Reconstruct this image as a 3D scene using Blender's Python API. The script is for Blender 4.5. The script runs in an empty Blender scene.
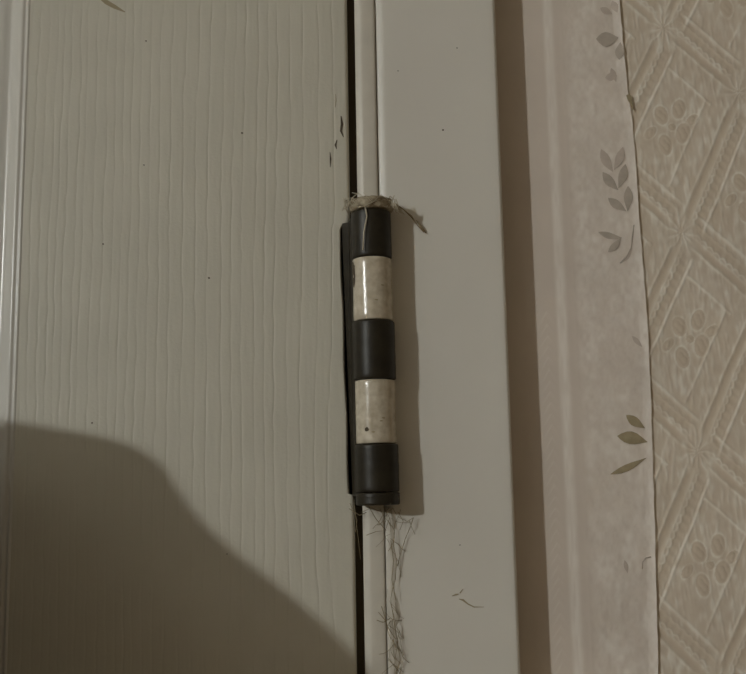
import bpy, bmesh, math, random
import numpy as np
from mathutils import Vector, Matrix

# ------------------------------------------------------------------ camera
W, H, F = 746, 674, 1000.0
ZH = 1.60                                   # height of the hinge centre
PITCH, ROLL = math.radians(8.62), math.radians(1.05)
CAMPOS = Vector((0.0, -0.370, ZH - 0.047))
sc = bpy.context.scene
col = sc.collection
cam_d = bpy.data.cameras.new('camera')
cam = bpy.data.objects.new('camera', cam_d)
col.objects.link(cam)
cam_d.sensor_fit = 'HORIZONTAL'
cam_d.sensor_width = 36.0
cam_d.lens = 36.0 * F / W
cam_d.clip_start = 0.01
cam.rotation_mode = 'XYZ'
ROT = Matrix.Rotation(math.pi / 2 + PITCH, 3, 'X') @ Matrix.Rotation(-ROLL, 3, 'Z')
cam.matrix_world = Matrix.Translation(CAMPOS) @ ROT.to_4x4()
sc.camera = cam

# ------------------------------------------------------------------ light
world = bpy.data.worlds.new('world')
sc.world = world
world.use_nodes = True
bg = world.node_tree.nodes['Background']
bg.inputs[0].default_value = (1.0, 0.83, 0.56, 1)
bg.inputs[1].default_value = 0.108
LAMP = Vector((-2.36, -2.28, ZH + 0.70))    # the pendant bulb of the room
BULB_EMIT = 172.0
BULB_COL = (0.97, 1.0, 0.97)
BULB_R = 0.042
sc.view_settings.view_transform = 'Standard'
sc.view_settings.look = 'None'
sc.view_settings.exposure = 0.0
sc.view_settings.gamma = 1.0
sc.view_settings.use_curve_mapping = False

def at(px, py, y=0.0):
    """the point where the ray through a photo pixel meets the plane Y = y"""
    d = ROT @ Vector((px - W / 2, H / 2 - py, -F))
    k = (y - CAMPOS.y) / d.y
    return CAMPOS + d * k

YW = 0.0138           # wall face, the casing stands 14 mm proud of it
rng = np.random.default_rng(7)
random.seed(7)

# ------------------------------------------------------------------ materials
def mat(name, colour, rough=0.5, spec=0.5, noise=0.0, nscale=60.0, bump=0.0, bscale=400.0, stretch=(1, 1, 1), colour2=None, metallic=0.0):
    m = bpy.data.materials.new(name)
    m.use_nodes = True
    nt = m.node_tree
    b = nt.nodes['Principled BSDF']
    b.inputs['Roughness'].default_value = rough
    b.inputs['Specular IOR Level'].default_value = spec
    b.inputs['Metallic'].default_value = metallic
    tc = nt.nodes.new('ShaderNodeTexCoord')
    mp = nt.nodes.new('ShaderNodeMapping')
    mp.inputs['Scale'].default_value = stretch
    nt.links.new(tc.outputs['Object'], mp.inputs[0])
    if noise > 0 or colour2:
        n = nt.nodes.new('ShaderNodeTexNoise')
        n.inputs['Scale'].default_value = nscale
        n.inputs['Detail'].default_value = 6
        nt.links.new(mp.outputs[0], n.inputs[0])
        r = nt.nodes.new('ShaderNodeValToRGB')
        r.color_ramp.elements[0].position = 0.35
        r.color_ramp.elements[1].position = 0.65
        c2 = colour2 or tuple(c * (1 - noise) for c in colour)
        r.color_ramp.elements[0].color = (*c2, 1)
        r.color_ramp.elements[1].color = (*colour, 1)
        nt.links.new(n.outputs[0], r.inputs[0])
        nt.links.new(r.outputs[0], b.inputs['Base Color'])
    else:
        b.inputs['Base Color'].default_value = (*colour, 1)
    if bump > 0:
        n2 = nt.nodes.new('ShaderNodeTexNoise')
        n2.inputs['Scale'].default_value = bscale
        n2.inputs['Detail'].default_value = 3
        nt.links.new(mp.outputs[0], n2.inputs[0])
        bp = nt.nodes.new('ShaderNodeBump')
        bp.inputs['Strength'].default_value = bump
        bp.inputs['Distance'].default_value = 0.001
        nt.links.new(n2.outputs[0], bp.inputs['Height'])
        nt.links.new(bp.outputs[0], b.inputs['Normal'])
    return m

def attr_mat(name, base, pearl_glint, rough0, rough1, spec=0.5, attr='pearl_glint', noise=0.06, nscale=25.0):
    """two-tone printed paper: the vertex attribute says where pearly ink and painted highlights lie"""
    m = mat(name, base, rough0, spec)
    nt = m.node_tree
    b = nt.nodes['Principled BSDF']
    a = nt.nodes.new('ShaderNodeAttribute')
    a.attribute_name = attr
    mx = nt.nodes.new('ShaderNodeMix')
    mx.data_type = 'RGBA'
    mx.inputs[6].default_value = (*base, 1)
    mx.inputs[7].default_value = (*pearl_glint, 1)
    nt.links.new(a.outputs['Fac'], mx.inputs[0])
    n = nt.nodes.new('ShaderNodeTexNoise')
    n.inputs['Scale'].default_value = nscale
    n.inputs['Detail'].default_value = 5
    tc = [x for x in nt.nodes if x.type == 'TEX_COORD'][0]
    nt.links.new(tc.outputs['Object'], n.inputs[0])
    mr = nt.nodes.new('ShaderNodeMapRange')
    mr.inputs[1].default_value = 0.3
    mr.inputs[2].default_value = 0.7
    mr.inputs[3].default_value = 1 - noise
    mr.inputs[4].default_value = 1 + noise
    nt.links.new(n.outputs[0], mr.inputs[0])
    mul = nt.nodes.new('ShaderNodeMix')
    mul.data_type = 'RGBA'
    mul.blend_type = 'MULTIPLY'
    mul.inputs[0].default_value = 1.0
    nt.links.new(mx.outputs[2], mul.inputs[6])
    nt.links.new(mr.outputs[0], mul.inputs[7])
    nt.links.new(mul.outputs[2], b.inputs['Base Color'])
    mr2 = nt.nodes.new('ShaderNodeMapRange')
    mr2.inputs[3].default_value = rough0
    mr2.inputs[4].default_value = rough1
    nt.links.new(a.outputs['Fac'], mr2.inputs[0])
    nt.links.new(mr2.outputs[0], b.inputs['Roughness'])
    return m

M = {}
M['door'] = mat('door_paint', (0.665, 0.64, 0.55), 0.42, 0.4, noise=0.05, nscale=30, bump=0.05, bscale=900)
M['moulding'] = mat('moulding_gloss_paint', (0.70, 0.68, 0.63), 0.22, 0.5, bump=0.10, bscale=250, stretch=(1, 1, 0.5))
M['casing'] = mat('casing_gloss_paint', (0.80, 0.775, 0.715), 0.38, 0.45, noise=0.04, nscale=18, bump=0.06, bscale=500)
M['jamb'] = mat('jamb_paint', (0.74, 0.70, 0.62), 0.38, 0.45, noise=0.10, nscale=60, bump=0.08, bscale=300)
M['hinge_dark'] = mat('dark_brown_enamel', (0.032, 0.026, 0.016), 0.42, 0.32, colour2=(0.020, 0.016, 0.010), nscale=200, bump=0.06, bscale=500)
M['hinge_white'] = mat('chipped_white_paint', (0.70, 0.635, 0.52), 0.22, 0.6, colour2=(0.52, 0.45, 0.34), nscale=300, bump=0.16, bscale=260)
M['dust'] = mat('dusty_old_paint', (0.56, 0.49, 0.36), 0.6, 0.4, colour2=(0.24, 0.19, 0.12), nscale=320, bump=0.4, bscale=500)
M['web'] = mat('dusty_cobweb', (0.34, 0.28, 0.18), 0.9, 0.1)
M['web_pale'] = mat('pale_cobweb', (0.60, 0.54, 0.42), 0.8, 0.2)
M['chip'] = mat('bare_wood_chip', (0.10, 0.08, 0.055), 0.8, 0.2)
M['stain'] = mat('brown_scuff', (0.38, 0.32, 0.21), 0.7, 0.2)
M['wall'] = mat('plaster', (0.62, 0.57, 0.48), 0.9, 0.2)
M['floor'] = mat('floor_boards', (0.28, 0.18, 0.10), 0.5, 0.4, noise=0.3, nscale=8, stretch=(8, 0.6, 1))
M['ceil'] = mat('ceiling_paint', (0.75, 0.73, 0.68), 0.9, 0.2)
M['dark'] = mat('dark_backing', (0.10, 0.08, 0.055), 0.8, 0.2)  # also gives the door gap its painted shade tone
M['border'] = attr_mat('border_wallpaper_ink', (0.76, 0.675, 0.60), (0.97, 0.91, 0.85), 0.62, 0.38, 0.4)
M['sheet'] = attr_mat('embossed_wallpaper_ink', (0.715, 0.61, 0.49), (0.94, 0.88, 0.79), 0.58, 0.30, 0.5)
M['leaf'] = mat('grey_leaf_ink', (0.58, 0.51, 0.44), 0.55, 0.4, noise=0.15, nscale=300)
M['leaf_faint'] = mat('faint_leaf_ink', (0.68, 0.59, 0.52), 0.55, 0.4, noise=0.12, nscale=300)
M['leaf_olive'] = mat('olive_leaf_ink', (0.45, 0.375, 0.24), 0.55, 0.4, noise=0.2, nscale=300)
M['caster_cloth'] = mat('dark_caster_cloth', (0.035, 0.034, 0.038), 0.95, 0.1, noise=0.2, nscale=120, bump=0.2, bscale=600)  # cloth of the added shadow caster
M['stand'] = mat('stand_wood', (0.12, 0.06, 0.03), 0.45, 0.5, noise=0.3, nscale=20, stretch=(1, 1, 0.1))
M['cord'] = mat('lamp_cord', (0.02, 0.02, 0.02), 0.5, 0.4)
mb = bpy.data.materials.new('glowing_bulb')
mb.use_nodes = True
pb = mb.node_tree.nodes['Principled BSDF']
pb.inputs['Base Color'].default_value = (0.8, 0.8, 0.8, 1)
pb.inputs['Emission Color'].default_value = (*BULB_COL, 1)
pb.inputs['Emission Strength'].default_value = BULB_EMIT * 10
M['bulb'] = mb

# ------------------------------------------------------------------ helpers
def link(name, me, m=None, parent=None, smooth=False):
    o = bpy.data.objects.new(name, me)
    col.objects.link(o)
    if m is not None:
        me.materials.append(M[m])
    if parent is not None:
        o.parent = parent
        o.matrix_parent_inverse = parent.matrix_world.inverted() if False else Matrix.Identity(4)
    if smooth:
        me.polygons.foreach_set('use_smooth', [True] * len(me.polygons))
    return o

def from_bm(name, bm, m, parent=None, smooth=False):
    bmesh.ops.recalc_face_normals(bm, faces=bm.faces)
    me = bpy.data.meshes.new(name)
    bm.to_mesh(me)
    bm.free()
    return link(name, me, m, parent, smooth)

def tag(o, label=None, cat=None, group=None, kind=None):
    if label: o['label'] = label
    if cat: o['category'] = cat
    if group: o['group'] = group
    if kind: o['kind'] = kind
    return o

def empty(name, loc):
    o = bpy.data.objects.new(name, None)
    col.objects.link(o)
    o.location = loc
    o.empty_display_size = 0.02
    return o

def add_box(bm, x0, x1, y0, y1, z0, z1, bevel=0.0, seg=3, edges=None):
    vs = [bm.verts.new((x, y, z)) for x in (x0, x1) for y in (y0, y1) for z in (z0, z1)]
    q = [(0, 1, 3, 2), (4, 6, 7, 5), (0, 4, 5, 1), (2, 3, 7, 6), (0, 2, 6, 4), (1, 5, 7, 3)]
    fs = [bm.faces.new([vs[i] for i in f]) for f in q]
    if bevel > 0:
        es = set()
        for f in fs:
            for e in f.edges:
                if edges is None or edges(e):
                    es.add(e)
        bmesh.ops.bevel(bm, geom=list(es), offset=bevel, segments=seg, profile=0.5, affect='EDGES')

def extrude_profile(bm, pts, z0, z1, nz=1, wob=0.0):
    """open profile of (x, y) pulled along z"""
    rows = []
    for k in range(nz + 1):
        z = z0 + (z1 - z0) * k / nz
        rows.append([bm.verts.new((x + random.uniform(-wob, wob), y + random.uniform(-wob, wob), z)) for x, y in pts])
    for k in range(nz):
        for i in range(len(pts) - 1):
            bm.faces.new((rows[k][i], rows[k][i + 1], rows[k + 1][i + 1], rows[k + 1][i]))

def lathe(bm, prof, n=40, cx=0, cy=0, jitter=0.0):
    """prof: list of (r, z) bottom to top, closed with caps"""
    rings = []
    for r, z in prof:
        rings.append([bm.verts.new((cx + (r + random.uniform(-jitter, jitter)) * math.cos(2 * math.pi * i / n),
                                    cy + (r + random.uniform(-jitter, jitter)) * math.sin(2 * math.pi * i / n),
                                    z + random.uniform(-jitter, jitter))) for i in range(n)])
    for a, b in zip(rings[:-1], rings[1:]):
        for i in range(n):
            j = (i + 1) % n
            bm.faces.new((a[i], a[j], b[j], b[i]))
    bm.faces.new(rings[0][::-1])
    bm.faces.new(rings[-1])

def tube(bm, pts, r, n=5):
    pts = [Vector(p) for p in pts]
    rings = []
    for i, p in enumerate(pts):
        d = (pts[min(i + 1, len(pts) - 1)] - pts[max(i - 1, 0)]).normalized()
        up = Vector((0, 1, 0)) if abs(d.y) < 0.9 else Vector((1, 0, 0))
        u = d.cross(up).normalized()
        v = d.cross(u).normalized()
        rr = r[i] if isinstance(r, (list, tuple)) else r
        rings.append([bm.verts.new(p + (u * math.cos(2 * math.pi * k / n) + v * math.sin(2 * math.pi * k / n)) * rr) for k in range(n)])
    for a, b in zip(rings[:-1], rings[1:]):
        for k in range(n):
            j = (k + 1) % n
            bm.faces.new((a[k], a[j], b[j], b[k]))
    bm.faces.new(rings[0][::-1])
    bm.faces.new(rings[-1])

def vnoise(x, y, seed):
    """smooth value noise on arrays"""
    r = np.random.default_rng(seed).random((256, 256))
    xi, yi = np.floor(x).astype(int), np.floor(y).astype(int)
    fx, fy = x - xi, y - yi
    fx, fy = fx * fx * (3 - 2 * fx), fy * fy * (3 - 2 * fy)
    g = lambda a, b: r[a % 256, b % 256]
    return (g(xi, yi) * (1 - fx) + g(xi + 1, yi) * fx) * (1 - fy) + (g(xi, yi + 1) * (1 - fx) + g(xi + 1, yi + 1) * fx) * fy

def axis(segments):
    """piecewise uniform coordinates: [(start, end, step), ...]"""
    out = []
    for a, b, s in segments:
        n = max(1, int(round((b - a) / s)))
        out.append(np.linspace(a, b, n + 1)[:-1])
    out.append(np.array([segments[-1][1]]))
    return np.concatenate(out)

def grid_object(name, X, Y, Z, m, parent, attr=None):
    """a relief surface facing -Y from arrays of shape (rows, cols)"""
    nr, nc = X.shape
    me = bpy.data.meshes.new(name)
    co = np.stack([X, Y, Z], -1).reshape(-1, 3).astype(np.float32)
    idx = np.arange(nr * nc).reshape(nr, nc)
    f = np.stack([idx[:-1, :-1], idx[:-1, 1:], idx[1:, 1:], idx[1:, :-1]], -1).reshape(-1, 4)
    me.vertices.add(len(co))
    me.vertices.foreach_set('co', co.ravel())
    me.loops.add(f.size)
    me.loops.foreach_set('vertex_index', f.ravel().astype(np.int32))
    me.polygons.add(len(f))
    me.polygons.foreach_set('loop_start', np.arange(0, f.size, 4, dtype=np.int32))
    me.polygons.foreach_set('loop_total', np.full(len(f), 4, dtype=np.int32))
    me.polygons.foreach_set('use_smooth', np.ones(len(f), dtype=bool))
    me.update(calc_edges=True)
    if attr is not None:
        a = me.attributes.new('pearl_glint', 'FLOAT', 'POINT')
        a.data.foreach_set('value', attr.ravel().astype(np.float32))
    return link(name, me, m, parent)

# ------------------------------------------------------------------ measured lines (photo row 337 unless said)
X_STILE_R = at(351.6, 337).x      # right edge of the door
X_STILE_L = at(18.6, 337).x       # where the moulding starts
X_JAMB = at(359.6, 337).x
X_CRACK = at(381.3, 337).x
X_CASE_R = at(508.0, 337).x
D_LEFT = X_STILE_R - 0.80
DOOR_Z0, DOOR_Z1 = 0.008, 2.0
TH = 0.038

# ------------------------------------------------------------------ the room
bm = bmesh.new()
add_box(bm, -3.2, 2.0, -3.4, 0.35, -0.05, 0.0)
tag(from_bm('floor', bm, 'floor'), kind='structure')
bm = bmesh.new()
add_box(bm, -3.2, 2.0, -3.4, 0.16, 2.62, 2.67)
tag(from_bm('ceiling', bm, 'ceil'), kind='structure')
bm = bmesh.new()
J0, J1 = D_LEFT - 0.030, X_CRACK - 0.00012
add_box(bm, J1 + 0.0006, 2.0, YW + 0.0008, 0.14, 0, 2.62)
add_box(bm, -3.2, J0, YW + 0.0008, 0.14, 0, 2.62)
add_box(bm, J0, J1 + 0.0006, YW + 0.0008, 0.14, DOOR_Z1 + 0.035, 2.62)
wall = tag(from_bm('wall_back', bm, 'wall'), 'papered wall beside the white door frame', kind='structure')

# jamb: the inner lining of the frame, with the door stop behind the gap
front = lambda e: all(abs(v.co.y + 0.0006) < 1e-5 for v in e.verts) and abs(e.verts[0].co.x - e.verts[1].co.x) < 1e-6
bm = bmesh.new()
prof = [(X_JAMB, 0.14)]
for k in range(9):
    a = math.pi / 2 * k / 8
    prof.append((X_JAMB + 0.0030 * k / 8, 0.0001 + 0.0015 * (1 - k / 8) ** 1.7))
prof += [(X_JAMB + 0.004, 0.00006), (J1 - 0.0012, 0.00010), (J1 - 0.0004, 0.00022), (J1, 0.0007), (J1, 0.14)]
extrude_profile(bm, prof, 0, DOOR_Z1 + 0.035, 700, 0.00002)
tag(from_bm('trim_1', bm, 'jamb', smooth=True), 'narrow rounded white jamb edge next to the door gap', kind='structure')
jamb = bpy.data.objects['trim_1']
bm = bmesh.new()
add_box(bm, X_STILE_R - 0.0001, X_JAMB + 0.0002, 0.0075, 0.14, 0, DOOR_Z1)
from_bm('gap_shade_strip', bm, 'dark', jamb)  # dark strip added to colour the shade inside the door gap
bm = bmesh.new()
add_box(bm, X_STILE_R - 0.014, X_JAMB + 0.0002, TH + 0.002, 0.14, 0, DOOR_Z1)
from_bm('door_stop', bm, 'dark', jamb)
bm = bmesh.new()
add_box(bm, J0, D_LEFT - 0.003, -0.0006, 0.14, 0, DOOR_Z1 + 0.035, 0.0016, 3, front)
add_box(bm, D_LEFT - 0.003, X_JAMB, 0.0, 0.14, DOOR_Z1 + 0.004, DOOR_Z1 + 0.035)
tag(from_bm('trim_2', bm, 'jamb'), kind='structure')
# casing
bm = bmesh.new()
lf = lambda e: (abs(e.verts[0].co.x - e.verts[1].co.x) < 1e-6 and all(v.co.y < 0.001 for v in e.verts) and e.verts[0].co.x < X_CRACK + 0.01)
rf = lambda e: (abs(e.verts[0].co.x - e.verts[1].co.x) < 1e-6 and all(v.co.y < 0.001 for v in e.verts) and e.verts[0].co.x > X_CRACK + 0.01)
bm2 = bmesh.new()
cx0, cx1 = X_CRACK + 0.00012, X_CASE_R
prof = [(cx0, YW + 0.0008)]
R1, R2 = 0.0034, 0.0016
for k in range(9):
    a = math.pi / 2 * k / 8
    prof.append((cx0 + R1 * k / 8, 0.0013 * (1 - k / 8) ** 1.7))
nflat = 24
for k in range(1, nflat):
    t = k / nflat
    prof.append((cx0 + R1 + (cx1 - R2 - cx0 - R1) * t, 0.00025 * math.sin(math.pi * t)))
for k in range(9):
    a = math.pi / 2 * k / 8
    prof.append((cx1 - R2 + R2 * math.sin(a), R2 - R2 * math.cos(a)))
prof.append((cx1, YW + 0.0008))
extrude_profile(bm2, prof, 0, DOOR_Z1 + 0.10, 60)
bm.free()
casing = tag(from_bm('trim_3', bm2, 'casing', smooth=True), 'flat glossy white door casing board right of the hinge', kind='structure')
bm = bmesh.new()
add_box(bm, J0 - 0.05, J0, 0.0, YW + 0.0008, 0, DOOR_Z1 + 0.10, 0.002, 3)
add_box(bm, J0, cx0, 0.0, YW + 0.0008, DOOR_Z1 + 0.036, DOOR_Z1 + 0.10)
tag(from_bm('trim_4', bm, 'casing'), kind='structure')

# ------------------------------------------------------------------ door
door = tag(empty('door_1', (0, 0, 0)), 'white painted wood-grain panel door left of the hinge', kind='structure')
N_TOP, N_BOT = at(344, 223).z, at(350, 495).z      # hinge mortise cut in the door edge
zs = axis([(DOOR_Z0, ZH - 0.34, 0.05), (ZH - 0.34, N_BOT, 0.0018), (N_BOT, N_BOT + 0.0004, 0.0004), (N_BOT + 0.0004, N_TOP - 0.003, 0.0018),
           (N_TOP - 0.003, N_TOP, 0.0006), (N_TOP, ZH + 0.34, 0.0018), (ZH + 0.34, DOOR_Z1, 0.05)])
xs = axis([(X_STILE_L, X_STILE_R - 0.0008, 0.00025), (X_STILE_R - 0.0008, X_STILE_R, 0.0002)])
XX, ZZ = np.meshgrid(xs, zs)
u = (XX - X_STILE_L) * 1000.0            # mm from the moulding
v = (ZZ - ZH) * 1000.0
wid = (X_STILE_R - X_STILE_L) * 1000
# grain: groove centres, closer on the left, wider on the right
cent, p = [], 1.5
while p < wid - 1.5:
    cent.append(p)
    f = p / wid
    p += (2.9 + 2.6 * f) * rng.uniform(0.75, 1.25)
warp = 1.3 * np.sin(v / 95 + 0.8 + u / 60) + 0.5 * np.sin(v / 31 + u / 13) + 0.18 * np.sin(v / 9 + u / 4.0)
bulge = 3.2 * np.exp(-((v + 45) / 42) ** 2) * np.exp(-((wid - u) / 14) ** 2)
U = u + warp * 0.8 - bulge * -1
dep = np.zeros_like(u)
for i, c in enumerate(cent):
    amp = 0.035 + 0.09 * vnoise(v / 22 + i * 7.3, u * 0 + i, 11)
    amp *= 0.65 + 0.5 * (c / wid)
    jit = (vnoise(v / 6 + i * 3.1, u * 0 + i * 2, 12) - 0.5) * 0.7
    dd = U - c + jit
    dep += amp * np.exp(-(dd / 0.33) ** 2) + 0.12 * amp * np.exp(-((dd - 0.7) / 0.9) ** 2)
dep += 0.03 * (vnoise(u / 0.9, v / 7, 13) - 0.5)
edge = np.clip((u - (wid - 1.4)) / 1.4, 0, 1)
dep += 1.2 * (1 - np.sqrt(np.clip(1 - edge ** 2, 0, 1)))       # eased arris
shift = np.zeros_like(zs)
inn = (zs >= N_BOT + 0.0002) & (zs <= N_TOP)
tt = (zs - N_BOT) / (N_TOP - N_BOT)
shift[inn] = (0.0037 * tt[inn] + 0.0016 * (1 - tt[inn])) + 0.0004 * np.sin(tt[inn] * 17) * 0.5
top_ease = np.clip((N_TOP - zs) / 0.003, 0, 1)
shift[inn] *= (1 - (1 - top_ease[inn]) ** 2) ** 0.5
XW = XX - shift[:, None] * np.clip((u - (wid - 9)) / 9, 0, 1) ** 1.5
# raised lip of paint at the top corner of the mortise
lip = np.exp(-((u - wid + 3.0) / 2.2) ** 2) * np.exp(-((ZZ - N_TOP - 0.0012) / 0.0013) ** 2)
dep -= 0.5 * lip
YY = dep / 1000.0
# returning edge of the stile
XR = np.concatenate([XW, XW[:, -1:], XW[:, -1:]], 1)
YR = np.concatenate([YY, np.full((len(zs), 1), 0.004), np.full((len(zs), 1), TH)], 1)
ZR = np.concatenate([ZZ, ZZ[:, :1], ZZ[:, :1]], 1)
grid_object('stile', XR, YR, ZR, 'door', door)
# moulding between stile and recessed panel
e = X_STILE_L
mp = [(0, 0), (-0.0005, -0.0004), (-0.0010, -0.0003), (-0.0014, 0.0004), (-0.0019, 0.0007), (-0.0024, 0.0003),
      (-0.0029, 0.0001), (-0.0036, 0.0003), (-0.0050, 0.0014), (-0.0068, 0.0029), (-0.0082, 0.0037), (-0.0092, 0.0038),
      (-0.0105, 0.0034), (-0.0125, 0.0030), (-0.0145, 0.0034), (-0.016, 0.0046), (-0.018, 0.0062), (-0.022, 0.0068)]
bm = bmesh.new()
extrude_profile(bm, [(e + a, b) for a, b in mp], 0.16, 1.86, 400, 0.00002)
from_bm('panel_moulding', bm, 'moulding', door, True)
bm = bmesh.new()
XL = D_LEFT + (X_STILE_R - X_STILE_L)
extrude_profile(bm, [(XL - a, b) for a, b in mp[::-1]], 0.16, 1.86, 20)
from_bm('panel_moulding', bm, 'moulding', door, True)
bm = bmesh.new()
add_box(bm, XL + 0.018, e - 0.018, 0.0066, TH, 0.10, 1.9)
from_bm('panel', bm, 'door', door)
bm = bmesh.new()
add_box(bm, D_LEFT, XL, 0, TH, DOOR_Z0, DOOR_Z1)
from_bm('stile', bm, 'door', door)
for z0, z1 in ((DOOR_Z0, 0.16), (1.86, DOOR_Z1)):
    bm = bmesh.new()
    add_box(bm, XL, e, 0, TH, z0, z1)
    from_bm('rail', bm, 'door', door)
bm = bmesh.new()
add_box(bm, D_LEFT + 0.01, X_STILE_R - 0.011, 0.012, TH - 0.001, DOOR_Z0, DOOR_Z1)
from_bm('core', bm, 'dark', door)
bm = bmesh.new()
lathe(bm, [(0.024, 0), (0.026, 0.004), (0.012, 0.008), (0.010, 0.035), (0.022, 0.045), (0.026, 0.058), (0.018, 0.068), (0.004, 0.070)], 28)
bmesh.ops.transform(bm, matrix=Matrix.Translation((D_LEFT + 0.06, 0.0, 1.0)) @ Matrix.Rotation(math.pi / 2, 4, 'X'), verts=bm.verts)
from_bm('door_knob', bm, 'hinge_dark', door, True)

def blot(name, pts, y, m, parent, th=0.00012):
    """a thin flake lying on a surface, outline given in photo pixels on plane Y = y"""
    bm = bmesh.new()
    P = [at(px, py, y) for px, py in pts]
    a = [bm.verts.new((p.x, y - th, p.z)) for p in P]
    b = [bm.verts.new((p.x, y + 0.0006, p.z)) for p in P]
    bm.faces.new(a)
    for i in range(len(P)):
        j = (i + 1) % len(P)
        bm.faces.new((a[i], b[i], b[j], a[j]))
    return from_bm(name, bm, m, parent)

def streak(name, line, widths, y, m, parent, th=0.00012):
    L, Rr = [], []
    for i, (px, py) in enumerate(line):
        a, b = line[max(0, i - 1)], line[min(len(line) - 1, i + 1)]
        d = Vector((b[0] - a[0], b[1] - a[1])).normalized()
        w = widths[i] / 2
        L.append((px - d.y * w, py + d.x * w))
        Rr.append((px + d.y * w, py - d.x * w))
    return blot(name, L + Rr[::-1], y, m, parent, th)

streak('paint_chip', [(341, 116), (342, 124), (341, 131), (343.5, 137)], [0.8, 2.6, 2.2, 0.6], -0.00005, 'chip', door)
streak('paint_chip', [(337, 140), (335.5, 145), (336.5, 149)], [0.6, 1.8, 0.6], -0.00005, 'chip', door)
streak('paint_chip', [(330, 152), (330.5, 159), (330.2, 167)], [0.5, 1.6, 0.5], -0.00005, 'chip', door)
streak('paint_chip', [(335.5, 94), (336, 100), (335.2, 107)], [0.4, 0.9, 0.4], -0.00005, 'stain', door)
streak('scuff', [(98, -3), (106, 2), (115, 7), (125, 12)], [1, 4.5, 4.0, 0.8], -0.00005, 'stain', door)
for px, py, r in ((146, 41, 0.9), (242, 133, 1.1), (144, 165, 0.8), (209, 278, 1.2), (92, 423, 0.9), (103, 244, 0.9), (227, 554, 0.7)):
    blot('speck', [(px + r * math.cos(k * math.pi / 3), py + r * 0.8 * math.sin(k * math.pi / 3)) for k in range(6)], -0.00005, 'chip', door)
for px, py, r in ((443, 130, 1.1), (398, 71, 0.7), (457, 48, 0.7), (488, 6, 1.0), (493, 43, 0.7), (460, 545, 0.7)):
    blot('speck', [(px + r * math.cos(k * math.pi / 3), py + r * 0.8 * math.sin(k * math.pi / 3)) for k in range(6)], 0.00018, 'chip', casing)
streak('scratch', [(452, 596), (456, 594.5), (459, 594)], [0.5, 1.6, 0.5], 0.0001, 'stain', casing)
streak('scratch', [(459, 599), (463, 600), (468, 604), (474, 607), (484, 607)], [0.6, 2.0, 1.3, 1.2, 0.4], 0.0001, 'stain', casing)
streak('scratch', [(460, 593), (463, 589)], [1.2, 0.5], 0.0001, 'stain', casing)

# ------------------------------------------------------------------ wallpaper
# strip of border paper between casing and seam
seam_px = [(612, -60), (619, 0), (624, 55), (628.5, 95), (632, 118), (635.5, 160), (639, 215), (645, 290), (648.5, 340), (651, 400), (653, 470), (655, 540), (656.5, 610), (658, 674), (660, 740)]
sp = [at(x, y, YW) for x, y in seam_px]
sz = np.array([p.z for p in sp])[::-1]
sx = np.array([p.x for p in sp])[::-1]
def seam(z):
    lo = sx[0] + (z - sz[0]) * (sx[0] - sx[3]) / (sz[0] - sz[3])
    x = np.interp(z, sz, sx)
    return x
zb = axis([(0, ZH - 0.34, 0.05), (ZH - 0.34, ZH - 0.17, 0.0016), (ZH - 0.17, ZH + 0.19, 0.0007), (ZH + 0.19, ZH + 0.36, 0.0016), (ZH + 0.36, 2.6, 0.05)])
xb0 = X_CASE_R - 0.004
q = np.concatenate([np.linspace(0, 0.93, 110)[:-1], np.linspace(0.93, 1.0, 22)])
QQ, ZB = np.meshgrid(q, zb)
SE = seam(ZB) + 0.00022 * (vnoise(ZB * 260, ZB * 0, 21) - 0.5)
XB = xb0 + QQ * (SE - xb0)
mmx, mmz = XB * 1000, ZB * 1000
dist = (SE - XB) * 1000
bulk = np.clip((XB - at(575, 337, YW).x) * 1000 / 4, 0, 1)
hgt = 0.22 * (vnoise(mmx / 3.2, mmz / 3.6, 22) - 0.5) * (0.25 + bulk) + 0.10 * (vnoise(mmx / 1.1, mmz / 1.5, 23) - 0.5) * (0.3 + bulk)
hgt += 0.05 * np.exp(-((XB - at(576, 337, YW).x) * 1000 / 0.5) ** 2)
lift = np.clip(1 - dist / 3.6, 0, 1)
lmod = 0.45 + 0.55 * vnoise(ZB * 30, ZB * 0 + 3, 24)
hgt += 0.85 * lift ** 1.3 * lmod
# herring-bone ticks of sheen near the casing shadow
hx = (XB - at(547, 500, YW).x) * 1000
tick = np.sin((mmz * 0.9 + np.abs(hx - 3) * 1.4) * 1.6 + 2 * vnoise(mmz / 9, mmx * 0, 25))
hgt += 0.16 * np.exp(-((hx - 2.2) / 2.0) ** 2) * np.clip(tick - 0.45, 0, 1) * (ZB < ZH + 0.02)
YB = YW - 0.0006 - hgt / 1000
# turn the edge down onto the sheet
drop = np.zeros_like(YB)
YB[:, -1] = YW - 0.00002
c1, c2 = at(556.0, 337, YW).x, at(569.0, 337, YW).x
pearl_glint = np.exp(-((XB - (c1 + c2) / 2) / (0.0020)) ** 4) * (0.45 + 0.5 * vnoise(mmx / 0.7, mmz / 5, 26))
pearl_glint += bulk * (0.9 * vnoise(mmx / 1.6, mmz / 2.6, 27) * vnoise(mmx / 5, mmz / 9, 28) + 0.25 * vnoise(mmx / 0.7, mmz / 1.0, 29))
pearl_glint += 0.5 * lift * lmod  # brightness of the curled edge facing the lamp, painted in
pearl_glint += 0.6 * np.exp(-((hx - 2.2) / 2.0) ** 2) * np.clip(tick - 0.55, 0, 1) * (ZB < ZH + 0.02)  # specular glints of the ticks painted as lighter colour
border = grid_object('wallpaper_border', XB, YB, ZB, 'border', wall, np.clip(pearl_glint, 0, 1))
tag(border, 'pinkish border paper strip with printed leaves beside the casing')

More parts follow.
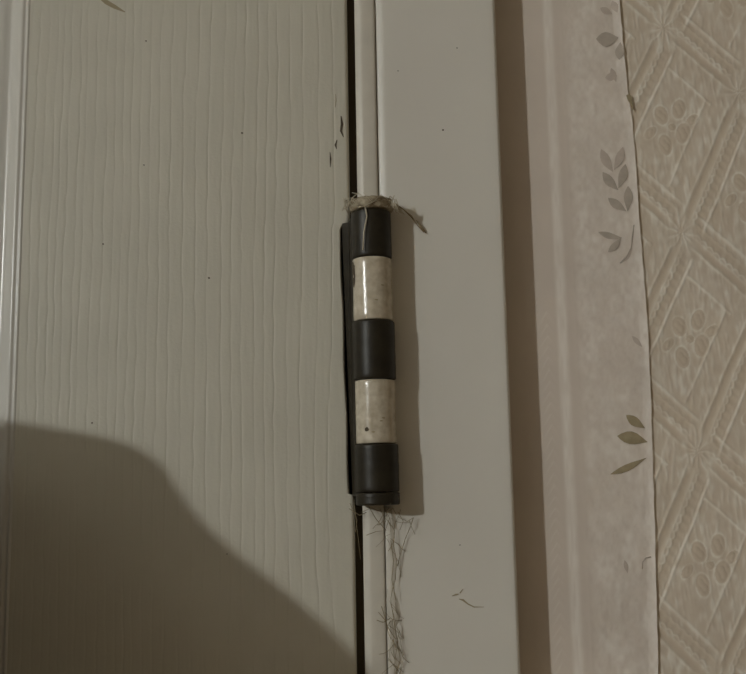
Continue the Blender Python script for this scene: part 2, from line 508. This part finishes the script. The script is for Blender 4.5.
def leaf(tip, base, w, m, bend=0.0, name='printed_leaf'):
    tip, base = Vector(tip), Vector(base)
    d = base - tip
    n = Vector((-d.y, d.x)).normalized()
    prof = [(0, 0), (0.12, 0.45), (0.28, 0.85), (0.45, 1.0), (0.62, 0.86), (0.8, 0.5), (0.93, 0.2), (1, 0.06)]
    up = [tip + d * t + n * (w / 2 * s + bend * math.sin(math.pi * t)) for t, s in prof]
    dn = [tip + d * t + n * (-w / 2 * s + bend * math.sin(math.pi * t)) for t, s in prof[1:]]
    pts = [(p.x, p.y) for p in up + dn[::-1]]
    # lies on the paper, follows its lifted edge
    bm = bmesh.new()
    def yy(p):
        dd = (float(seam(np.array([p.z]))[0]) - p.x) * 1000
        l = min(1, max(0, 1 - dd / 3.6))
        return YW - 0.00062 - (0.00017 + 0.00085 * l ** 1.3)
    P = [at(a, b, YW - 0.0007) for a, b in pts]
    P = [Vector((min(p.x, float(seam(np.array([p.z]))[0]) - 0.0001), 0, p.z)) for p in P]
    mid = [at(*(tip + d * t + n * bend * math.sin(math.pi * t)), YW - 0.0007) for t, s in prof]
    mid = [Vector((min(p.x, float(seam(np.array([p.z]))[0]) - 0.0001), 0, p.z)) for p in mid]
    k = len(prof)
    U_ = [bm.verts.new((p.x, yy(p), p.z)) for p in P[:k]]
    D_ = [U_[0]] + [bm.verts.new((p.x, yy(p), p.z)) for p in P[k:][::-1]]
    C_ = [U_[0]] + [bm.verts.new((p.x, yy(p) - 0.00004, p.z)) for p in mid[1:]]
    for i in range(k - 1):
        for A, B in ((U_, C_), (C_, D_)):
            f = []
            for vv in (A[i], A[i + 1], B[i + 1], B[i]):
                if vv not in f: f.append(vv)
            if len(f) > 2: bm.faces.new(f)
    o = from_bm(name, bm, m, border, True)
    return o

leaf((596, 39), (618, 38), 15, 'leaf', 1.0)
leaf((619, 60), (620, 43), 9, 'leaf')
leaf((600, 8), (612, 14), 7, 'leaf_faint')
leaf((612, 1), (617, 13), 7, 'leaf_faint')
leaf((601, 149), (613, 172), 9.5, 'leaf_faint', 1)
leaf((623, 147), (614, 170), 9, 'leaf_faint', -1)
leaf((602.5, 172), (618, 190), 9.5, 'leaf', 1)
leaf((625.5, 164), (618.5, 188), 9.5, 'leaf', -1)
leaf((608, 198), (626, 211), 9, 'leaf', 0.5)
leaf((628, 186), (627.5, 211), 9, 'leaf', -0.5)
leaf((598, 232), (622, 238), 6.5, 'leaf', 1)
leaf((608, 252), (621, 238), 7, 'leaf', 1)
leaf((620, 263), (632, 248), 4, 'leaf_faint', 2)
leaf((605, 78), (617, 76), 8, 'leaf_faint')
leaf((611, 68), (616, 82), 6, 'leaf_faint')
leaf((626, 415), (644.5, 428), 9.5, 'leaf_olive', 0.5)
leaf((617, 436), (647, 442), 13, 'leaf_olive', -1)
leaf((610, 474.5), (646, 458), 7, 'leaf_olive', 1)
leaf((632, 336), (642, 347), 5, 'leaf_faint')
leaf((624.5, 560), (627.5, 573), 4.5, 'leaf_faint')
def print_line(line, w, m, name):
    bm = bmesh.new()
    pts = []
    for a, b in line:
        p = at(a, b, YW - 0.0007)
        pts.append((p.x, YW - 0.0007, p.z))
    tube(bm, pts, w, 5)
    return from_bm(name, bm, m, border, True)
print_line([(634, 225), (632, 238), (631, 248), (626, 258), (620, 263)], 0.00028, 'leaf', 'printed_stem')
print_line([(642, 569), (642.5, 562), (646, 558), (651, 557)], 0.00022, 'leaf_faint', 'printed_stem')
# torn nick in the seam
blot('seam_nick', [(626.5, 95), (629.5, 94), (631.5, 97), (632.5, 104), (633.3, 110), (630.6, 104), (628, 100)], YW - 0.0014, 'stain', border, 0.0002)

# diamond sheet
A, B, C_, E_ = (np.array([p.x, p.z]) * 1000 for p in (at(663, 28, YW), at(740, 93, YW), at(682, 234, YW), at(698, 452, YW)))
va = B - A
vv = (E_ - A) / 2.0
vc = vv - va                     # steep ribbons run along this
xs_ = axis([(seam(np.array([ZH]))[0] - 0.018, at(760, 337, YW).x, 0.00036), (at(760, 337, YW).x, 0.34, 0.0009), (0.34, 2.0, 0.05)])
zs_ = axis([(0, ZH - 0.34, 0.05), (ZH - 0.34, ZH - 0.15, 0.0011), (ZH - 0.15, ZH + 0.18, 0.00042), (ZH + 0.18, ZH + 0.36, 0.0011), (ZH + 0.36, 2.6, 0.05)])
XS, ZS = np.meshgrid(xs_, zs_)
mx_, mz_ = XS * 1000, ZS * 1000
# a hand-hung, slightly wavy print
wx = mx_ + 0.5 * np.sin(mz_ / 19.0) + 0.5 * (vnoise(mx_ / 9, mz_ / 9, 30) - 0.5)
wz = mz_ + 0.5 * (vnoise(mx_ / 9, mz_ / 9, 31) - 0.5)
det = va[0] * vc[1] - va[1] * vc[0]
rx, rz = wx - A[0], wz - A[1]
S = (rx * vc[1] - rz * vc[0]) / det
T = (va[0] * rz - va[1] * rx) / det
p1 = abs(det) / np.linalg.norm(va)      # spacing of the shallow ribbons (mm)
p2 = abs(det) / np.linalg.norm(vc)      # spacing of the steep ribbons
la, lc = np.linalg.norm(va), np.linalg.norm(vc)
d1 = (T - np.round(T)) * p1             # + = below the ribbon line
d2 = (S - np.round(S)) * p2             # + = right of the ribbon line
l1, l2 = S * la, T * lc
g = lambda d, w: np.exp(-(d / w) ** 2)
def ribbon(d, l, ridge):
    """d: distance, + to the plain side; scalloped lace on the - side"""
    sca = np.abs(np.sin(math.pi * l / 3.3))
    hh = -0.16 * g(d, 1.25) ** 1 + 0.16 * g(d - 1.9, 0.5) + 0.13 * g(d + 1.9, 0.5)
    hh += 0.20 * g(d + 2.6 + 0.9 * sca, 0.42) - 0.10 * g(d + 4.9, 1.4) + 0.14 * g(d + 4.9, 1.2) * sca ** 2 * 0.8
    hh += 0.16 * g(d + 6.9 - 0.5 * sca, 0.4)
    hh += 0.24 * g(d + ridge, 0.55) - 0.10 * g(d + ridge - 1.2, 0.7)
    pe = 0.45 * g(d - 1.9, 0.6) + 0.35 * g(d + 1.9, 0.5) + 0.55 * g(d + 2.6 + 0.9 * sca, 0.45) + 0.7 * g(d + ridge, 0.6)  # pearly ink plus painted highlights along the raised lines
    ma = g(d, 1.4) + 0.9 * g(d + 4.9, 2.2)
    return hh, pe, ma
h1, pe1, ma1 = ribbon(d1, l1, 9.6)
h2, pe2, ma2 = ribbon(-d2, l2, 8.0)
node = np.sqrt(d1 ** 2 + d2 ** 2)
nod = np.clip((node - 4.0) / 5.0, 0, 1)
over = np.clip((np.abs(d2) - 3.0) / 3.0, 0, 1)
over1 = np.clip((np.abs(d1) - 4.0) / 3.0, 0, 1)
hh = h1 * nod * over + h2 * nod * over1
pe = pe1 * nod * over + pe2 * nod * over1
ma = np.clip(ma1 * over + ma2 * over1, 0, 1) * nod
# thin inner lozenge round each flower
inm1 = (np.abs(d2) > 8.5) * 1.0
inm2 = (np.abs(d1) > 11.5) * 1.0
hh += 0.2 * g(d1 - 11.5, 0.5) * inm1 + 0.2 * g(d2 + 11.0, 0.5) * inm2
pe += 0.6 * g(d1 - 11.5, 0.55) * inm1 + 0.5 * g(d2 + 11.0, 0.55) * inm2
# flower at the middle of each lozenge
fs, ft = S - np.floor(S) - 0.5, T - np.floor(T) - 0.5
fx = fs * va[0] + ft * vc[0]
fz = fs * va[1] + ft * vc[1]
fl_h, fl_p, fl_m = np.zeros_like(fx), np.zeros_like(fx), np.zeros_like(fx)
for (px, pz, ax, bx, an) in ((-3.4, 5.6, 2.7, 3.9, 12), (3.9, 8.0, 2.7, 4.1, -10), (5.0, -2.0, 2.9, 4.2, -12), (-2.6, -6.6, 2.6, 4.2, 8), (0.6, 0.6, 1.6, 1.6, 0), (9.0, 3.5, 1.8, 3.0, -50), (-8.0, -1.5, 1.8, 3.0, -40)):
    ca, sa = math.cos(math.radians(an)), math.sin(math.radians(an))
    X1 = (fx - px) * ca + (fz - pz) * sa
    Z1 = -(fx - px) * sa + (fz - pz) * ca
    rr = np.sqrt((X1 / ax) ** 2 + (Z1 / bx) ** 2)
    k = np.clip(1.15 - rr, 0, 1)
    fl_h = np.maximum(fl_h, 0.26 * np.clip(1 - rr ** 3, 0, 1) - 0.12 * np.exp(-((rr - 0.55 + 0.2 * np.sin(2 * np.arctan2(Z1, X1))) / 0.16) ** 2) * (rr < 1))
    fl_p = np.maximum(fl_p, 0.50 * g(rr - 1.08, 0.13) * (0.35 + vnoise(mx_ / 2.2, mz_ / 2.2, 40)))
    fl_m = np.maximum(fl_m, 1.0 * (rr < 1.0))
hh += fl_h + 0.12 * fl_p
pe += fl_p
ma = np.maximum(ma, 0.9 * fl_m)
# silky vertical strokes of the ground, bursts at the nodes
stk = vnoise(mx_ / 0.75 + 0.25 * mz_ / 2.0, mz_ / 5.5, 33)
stk2 = vnoise(mx_ / 1.1 - 0.4 * mz_ / 3.0, mz_ / 4.0, 34)
free = np.clip(1 - ma, 0, 1)
st = np.clip(stk * stk2 * 2.2 - 0.25, 0, 1) * free
ang = np.arctan2(d1, d2)
bst = g(node, 6.5) * np.clip(np.sin(ang * 11 + 3 * vnoise(mx_ / 3, mz_ / 3, 35)), 0, 1)
hh += 0.13 * st + 0.20 * bst
pe += 0.45 * st + 0.6 * bst + 0.22 * free
hh += 0.03 * (vnoise(mx_ / 0.9, mz_ / 0.9, 36) - 0.5)
fade = np.clip((0.36 - XS) / 0.03, 0, 1) * np.clip((0.36 - np.abs(ZS - ZH)) / 0.03, 0, 1)
YS = YW - (0.15 + hh * fade * 1.05) / 1000.0
# stay below the border paper where it laps over
lap = XS < (seam(ZS) - 0.0006)
YS = np.where(lap, np.maximum(YS, YW - 0.00005) + 0.0004, YS)
pe = pe * (0.35 + 1.3 * vnoise(mx_ / 2.0, mz_ / 2.8, 41))
sheet = grid_object('wallpaper_sheet', XS, YS, ZS, 'sheet', wall, np.clip(pe * (0.75 + 0.5 * vnoise(mx_ / 6, mz_ / 6, 37)), 0, 1))
tag(sheet, 'embossed beige wallpaper with diamond lace bands and flowers')

# ------------------------------------------------------------------ hinge
YC = -0.0050
RB = 0.0077
hp_top, hp_bot = at(371.2, 207, YC - RB), at(378.6, 505, YC - RB)
hz = lambda py: at(374, py, YC - RB * 0.9).z
hinge = tag(empty('door_hinge', (at(374.3, 357, YC).x, YC, ZH)), 'painted butt hinge with alternating dark brown and white knuckles', 'hinge')
hinge.rotation_euler = (0, -math.atan2(hp_bot.x - hp_top.x, hp_top.z - hp_bot.z), 0)
def loc(py): return hz(py) - ZH
def knuckle(py0, py1, r, m, gap=0.00012, name='knuckle'):
    z1, z0 = loc(py0) - gap, loc(py1) + gap
    bm = bmesh.new()
    c = 0.0005
    n = 14
    prof = [(r * 0.5, z0), (r - c, z0), (r - c * 0.3, z0 + c * 0.3), (r, z0 + c)]
    for k in range(1, n):
        prof.append((r + random.uniform(-0.00004, 0.00004), z0 + c + (z1 - z0 - 2 * c) * k / n))
    prof += [(r, z1 - c), (r - c * 0.3, z1 - c * 0.3), (r - c, z1), (r * 0.5, z1)]
    lathe(bm, prof, 56)
    return from_bm(name, bm, m, hinge, True)
KN = []
for py0, py1, r, m in ((208, 255.5, RB - 0.0002, 'hinge_dark'), (255.5, 319, RB - 0.0003, 'hinge_white'), (319, 378.5, RB + 0.0001, 'hinge_dark'),
                       (378.5, 443.5, RB - 0.0003, 'hinge_white'), (443.5, 492.5, RB + 0.0002, 'hinge_dark')):
    k = knuckle(py0, py1, r, m)
    tag(k, 'dark brown knuckle' if m == 'hinge_dark' else 'worn white painted knuckle')
    KN.append(k)
pc = knuckle(492.6, 505.5, RB + 0.00025, 'hinge_dark', 0.00002, 'pin_cap')
bm = bmesh.new()
lathe(bm, [(0.003, loc(505)), (0.003, loc(208))], 16)
from_bm('pin', bm, 'hinge_dark', hinge, True)
# dark leaf folded into the mortise of the door edge: wraps from the barrel back into the gap
ztop, zbot = at(346, 222, -0.002).z - ZH, at(352, 496, -0.002).z - ZH
bm = bmesh.new()
lp = [(-0.0050, -0.0050), (-0.0078, -0.0005), (-0.0086, 0.0030), (0, 0.0050), (0, 0.0060), (0, 0.0115), (-0.0070, 0.0115), (-0.0066, 0.0060), (-0.0050, 0.0040), (-0.0030, -0.0010)]
rows = []
for z in np.linspace(zbot, ztop, 12):
    t = (z - zbot) / (ztop - zbot)
    xl = -0.0092 - 0.0019 * t
    rows.append([bm.verts.new((x if x < 0 else xl, y, z)) for x, y in lp])
for a, b in zip(rows[:-1], rows[1:]):
    for i in range(len(lp)):
        j = (i + 1) % len(lp)
        bm.faces.new((a[i], a[j], b[j], b[i]))
bm.faces.new(rows[0][::-1])
bm.faces.new(rows[-1])
from_bm('door_leaf_plate', bm, 'hinge_dark', hinge)
# white leaf on the jamb
bm = bmesh.new()
add_box(bm, X_JAMB - hinge.location.x + 0.0002, 0.0035, -0.0006 - YC - 0.0022, -YC - 0.0004, zbot - 0.002, ztop - 0.001, 0.0003, 1)
from_bm('frame_leaf_plate', bm, 'hinge_white', hinge)
# paint-clogged collar on top of the barrel
bm = bmesh.new()
zt = loc(207.5)
lathe(bm, [(0.0060, zt), (0.0078, zt + 0.0003), (0.0084, zt + 0.0014), (0.0080, zt + 0.0030), (0.0082, zt + 0.0038), (0.0070, zt + 0.0046), (0.0045, zt + 0.0050)], 40, 0.0004, 0, 0.00028)
tag(from_bm('pin_head', bm, 'dust', hinge, True), 'dusty tan collar')
# specks of wear on the white knuckles
def hflake(ang, py, w, h, m, name='paint_chip'):
    bm = bmesh.new()
    r = RB - 0.00022
    n = 9
    ring = []
    for k in range(n):
        t = 2 * math.pi * k / n
        a = math.radians(ang) + math.cos(t) * w / r * random.uniform(0.7, 1.2)
        z = loc(py) + math.sin(t) * h * random.uniform(0.7, 1.2)
        ring.append(bm.verts.new((r * math.sin(a), -r * math.cos(a), z)))
    bm.faces.new(ring)
    return from_bm(name, bm, m, hinge)
hflake(-27, 429, 0.0009, 0.0008, 'chip')
hflake(-66, 274, 0.0012, 0.0046, 'chip')
hflake(-72, 264, 0.0016, 0.0024, 'chip')
for a, py in ((15, 421), (22, 418), (-8, 432), (10, 300), (30, 285)):
    hflake(a, py, 0.0007, 0.0003, 'stain')

# ------------------------------------------------------------------ cobwebs
def strand(bm, pts, y0, r=0.00014, sag=0.5, jit=0.0, n=4):
    P = []
    for i, (a, b) in enumerate(pts):
        yy = y0[i] if isinstance(y0, (list, tuple)) else y0
        P.append(at(a + random.uniform(-jit, jit), b + random.uniform(-jit, jit), yy))
    tube(bm, P, r, n)

# dusty fluff round the top collar
bm = bmesh.new()
for k in range(13):
    a0 = random.uniform(0, 2 * math.pi)
    pts = []
    for i in range(6):
        a = a0 + i * 0.35
        rr = 0.0086 + random.uniform(-0.0002, 0.0016)
        pts.append((hinge.location.x - 0.0012 + rr * math.cos(a), YC + rr * math.sin(a) * 0.9, ZH + loc(200) + random.uniform(-0.003, 0.003)))
    tube(bm, pts, random.uniform(0.00008, 0.00018), 4)
strand(bm, [(365, 206), (367, 216), (364, 232), (363, 250)], YC - RB - 0.0003, 0.00028)
for k in range(7):
    x0 = random.uniform(390, 396)
    strand(bm, [(x0, 202 + random.uniform(-4, 6)), (x0 + 4, 206 + random.uniform(-2, 6)), (x0 + random.uniform(5, 9), 210 + random.uniform(0, 6))], [-0.010, -0.008, -0.005], 0.0002)
tag(from_bm('cobweb', bm, 'web_pale', None, True), 'small dusty cobweb tuft clinging to the top collar of the hinge', 'cobweb')
tuft = bpy.data.objects['cobweb']
bm = bmesh.new()
strand(bm, [(394, 203), (404, 210), (411, 216), (418, 226), (424, 232)], [-0.009, -0.006, -0.003, -0.0015, -0.0006], [0.0004, 0.0002, 0.0004, 0.0002, 0.0003], n=5)
strand(bm, [(416, 220), (421, 227), (426, 233)], [-0.001, -0.001, -0.0004], [0.0002, 0.0005, 0.0002], n=5)
from_bm('strand', bm, 'web', tuft, True)  # coloured dark to draw the shadow tip beside the tuft
# strands below
bm = bmesh.new()
y1 = -0.0022
for line in ([(362, 512), (372, 508), (384, 514), (392, 509)], [(368, 506), (376, 520), (386, 530), (377, 532), (366, 535)], [(384, 507), (389, 518), (386, 530)],
             [(392, 508), (398, 516), (408, 521), (414, 517)], [(414, 517), (411, 526), (406, 538), (401, 552), (397, 566)], [(398, 512), (403, 522), (399, 530)],
             [(388, 520), (395, 530), (394, 545), (397, 560), (395, 580)], [(391, 540), (393, 560), (392, 580), (396, 600)], [(378, 612), (384, 620), (389, 630), (395, 640)],
             [(376, 620), (383, 622), (390, 618)], [(381, 606), (386, 618), (388, 632)], [(389, 600), (393, 615), (397, 630), (401, 645), (403, 658), (399, 674)],
             [(392, 610), (395, 628), (398, 645), (400, 660), (396, 675)], [(392, 640), (396, 650), (395, 665), (398, 676)], [(350, 503), (354, 512), (357, 520), (355, 532)],
             [(350, 508), (360, 516), (366, 512)], [(394, 580), (391, 600), (394, 620), (398, 650)], [(409, 520), (412, 529), (415, 534)], [(354, 505), (357, 530), (360, 560)]):
    strand(bm, line, [y1 + random.uniform(-0.0006, 0.0014) for _ in line], random.uniform(0.00007, 0.00014), jit=0.8)
for k in range(34):
    py = random.choice((random.uniform(506, 545), random.uniform(600, 676), random.uniform(506, 676)))
    px = 384 + (py - 506) * 0.02 + random.gauss(6, 4)
    a = random.gauss(math.pi / 2, 0.55)
    line = [(px, py)]
    for q_ in range(4):
        a += random.uniform(-0.5, 0.5)
        line.append((line[-1][0] + 5 * math.cos(a), line[-1][1] + 5 * math.sin(a)))
    strand(bm, line, [-0.0004 - random.uniform(0, 0.0008) for _ in line], random.uniform(0.00005, 0.00011))
tag(from_bm('cobweb', bm, 'web', None, True), 'thin brown cobweb strands trailing down the jamb below the hinge', 'cobweb')
# filler crust in the crack below the hinge
bm = bmesh.new()
pl, pr = [], []
for k in range(40):
    py = 508 + k * 4.4
    w = 8 + 7 * abs(math.sin(k * 0.31 + 0.6)) * (1 if k > 20 else 0.6) + random.uniform(-1.2, 1.2)
    b0 = at(385.0 + (py - 508) * 0.018, py, -0.0002)
    b1 = at(385.0 + (py - 508) * 0.018 + w, py, -0.0002)
    pl.append(b0); pr.append(b1)
rows = []
for a, b in zip(pl, pr):
    r_ = []
    for t in np.linspace(0, 1, 7):
        p = a.lerp(b, t)
        r_.append(bm.verts.new((p.x, 0.0003 - 0.0006 * math.sin(math.pi * t) - random.uniform(0, 0.00022), p.z)))
    rows.append(r_)
for a, b in zip(rows[:-1], rows[1:]):
    for i in range(6):
        bm.faces.new((a[i], a[i + 1], b[i + 1], b[i]))
from_bm('caulk_bead', bm, 'jamb', casing, True)

# ------------------------------------------------------------------ the lamp of the room
lamp = tag(empty('pendant_lamp', (LAMP.x, LAMP.y, 2.62)), 'bare glowing bulb hanging on a black cord from the ceiling', 'lamp')
lz = LAMP.z - 2.62
bm = bmesh.new(); lathe(bm, [(0.045, -0.025), (0.05, -0.01), (0.05, -0.0005)], 24); from_bm('ceiling_rose', bm, 'cord', lamp, True)
bm = bmesh.new(); lathe(bm, [(0.003, lz + 0.09), (0.003, -0.02)], 10); from_bm('cord', bm, 'cord', lamp, True)
bm = bmesh.new(); lathe(bm, [(0.016, lz + 0.035), (0.02, lz + 0.045), (0.018, lz + 0.085), (0.008, lz + 0.1)], 20); from_bm('socket', bm, 'cord', lamp, True)
bm = bmesh.new()
bmesh.ops.create_icosphere(bm, subdivisions=2, radius=BULB_R)
bmesh.ops.translate(bm, verts=bm.verts, vec=(0, 0, lz))
from_bm('bulb', bm, 'bulb', lamp, True)

# ------------------------------------------------------------------ made-up shadow caster out of view, shaped after the shadow on the door
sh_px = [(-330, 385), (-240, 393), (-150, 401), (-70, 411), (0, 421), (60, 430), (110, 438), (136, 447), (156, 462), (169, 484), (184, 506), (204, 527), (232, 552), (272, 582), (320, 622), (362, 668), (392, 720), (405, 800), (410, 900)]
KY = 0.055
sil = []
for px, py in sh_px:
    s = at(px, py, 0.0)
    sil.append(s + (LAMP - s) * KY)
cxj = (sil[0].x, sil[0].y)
form = tag(empty('shadow_caster', (cxj[0], cxj[1], 0)), 'dark shoulder-shaped shadow caster on a wooden pole, added out of view left of the door', 'shadow caster')
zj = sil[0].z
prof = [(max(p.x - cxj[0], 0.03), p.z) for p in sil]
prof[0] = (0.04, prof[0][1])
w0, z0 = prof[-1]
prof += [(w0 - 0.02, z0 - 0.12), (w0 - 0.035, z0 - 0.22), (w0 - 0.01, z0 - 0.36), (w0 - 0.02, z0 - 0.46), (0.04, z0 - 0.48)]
bm = bmesh.new()
rows, n = [], 36
for i, (w, z) in enumerate(prof):
    dth = min(0.075, 0.03 + 0.12 * (prof[0][1] - z), w)
    rows.append([bm.verts.new((w * math.cos(2 * math.pi * k / n), dth * math.sin(2 * math.pi * k / n), z)) for k in range(n)])
for a, b in zip(rows[:-1], rows[1:]):
    for k in range(n):
        j = (k + 1) % n
        bm.faces.new((a[k], a[j], b[j], b[k]))
bm.faces.new(rows[0]); bm.faces.new(rows[-1][::-1])
from_bm('caster_body', bm, 'caster_cloth', form, True)
bm = bmesh.new(); lathe(bm, [(0.042, zj - 0.003), (0.045, zj + 0.02), (0.03, zj + 0.03), (0.008, zj + 0.036)], 24); from_bm('caster_cap', bm, 'stand', form, True)
bm = bmesh.new(); lathe(bm, [(0.012, 0.04), (0.016, z0 - 0.47)], 20); from_bm('pole', bm, 'stand', form, True)
bm = bmesh.new(); lathe(bm, [(0.13, 0), (0.13, 0.015), (0.06, 0.03), (0.02, 0.05)], 32); from_bm('base', bm, 'stand', form, True)
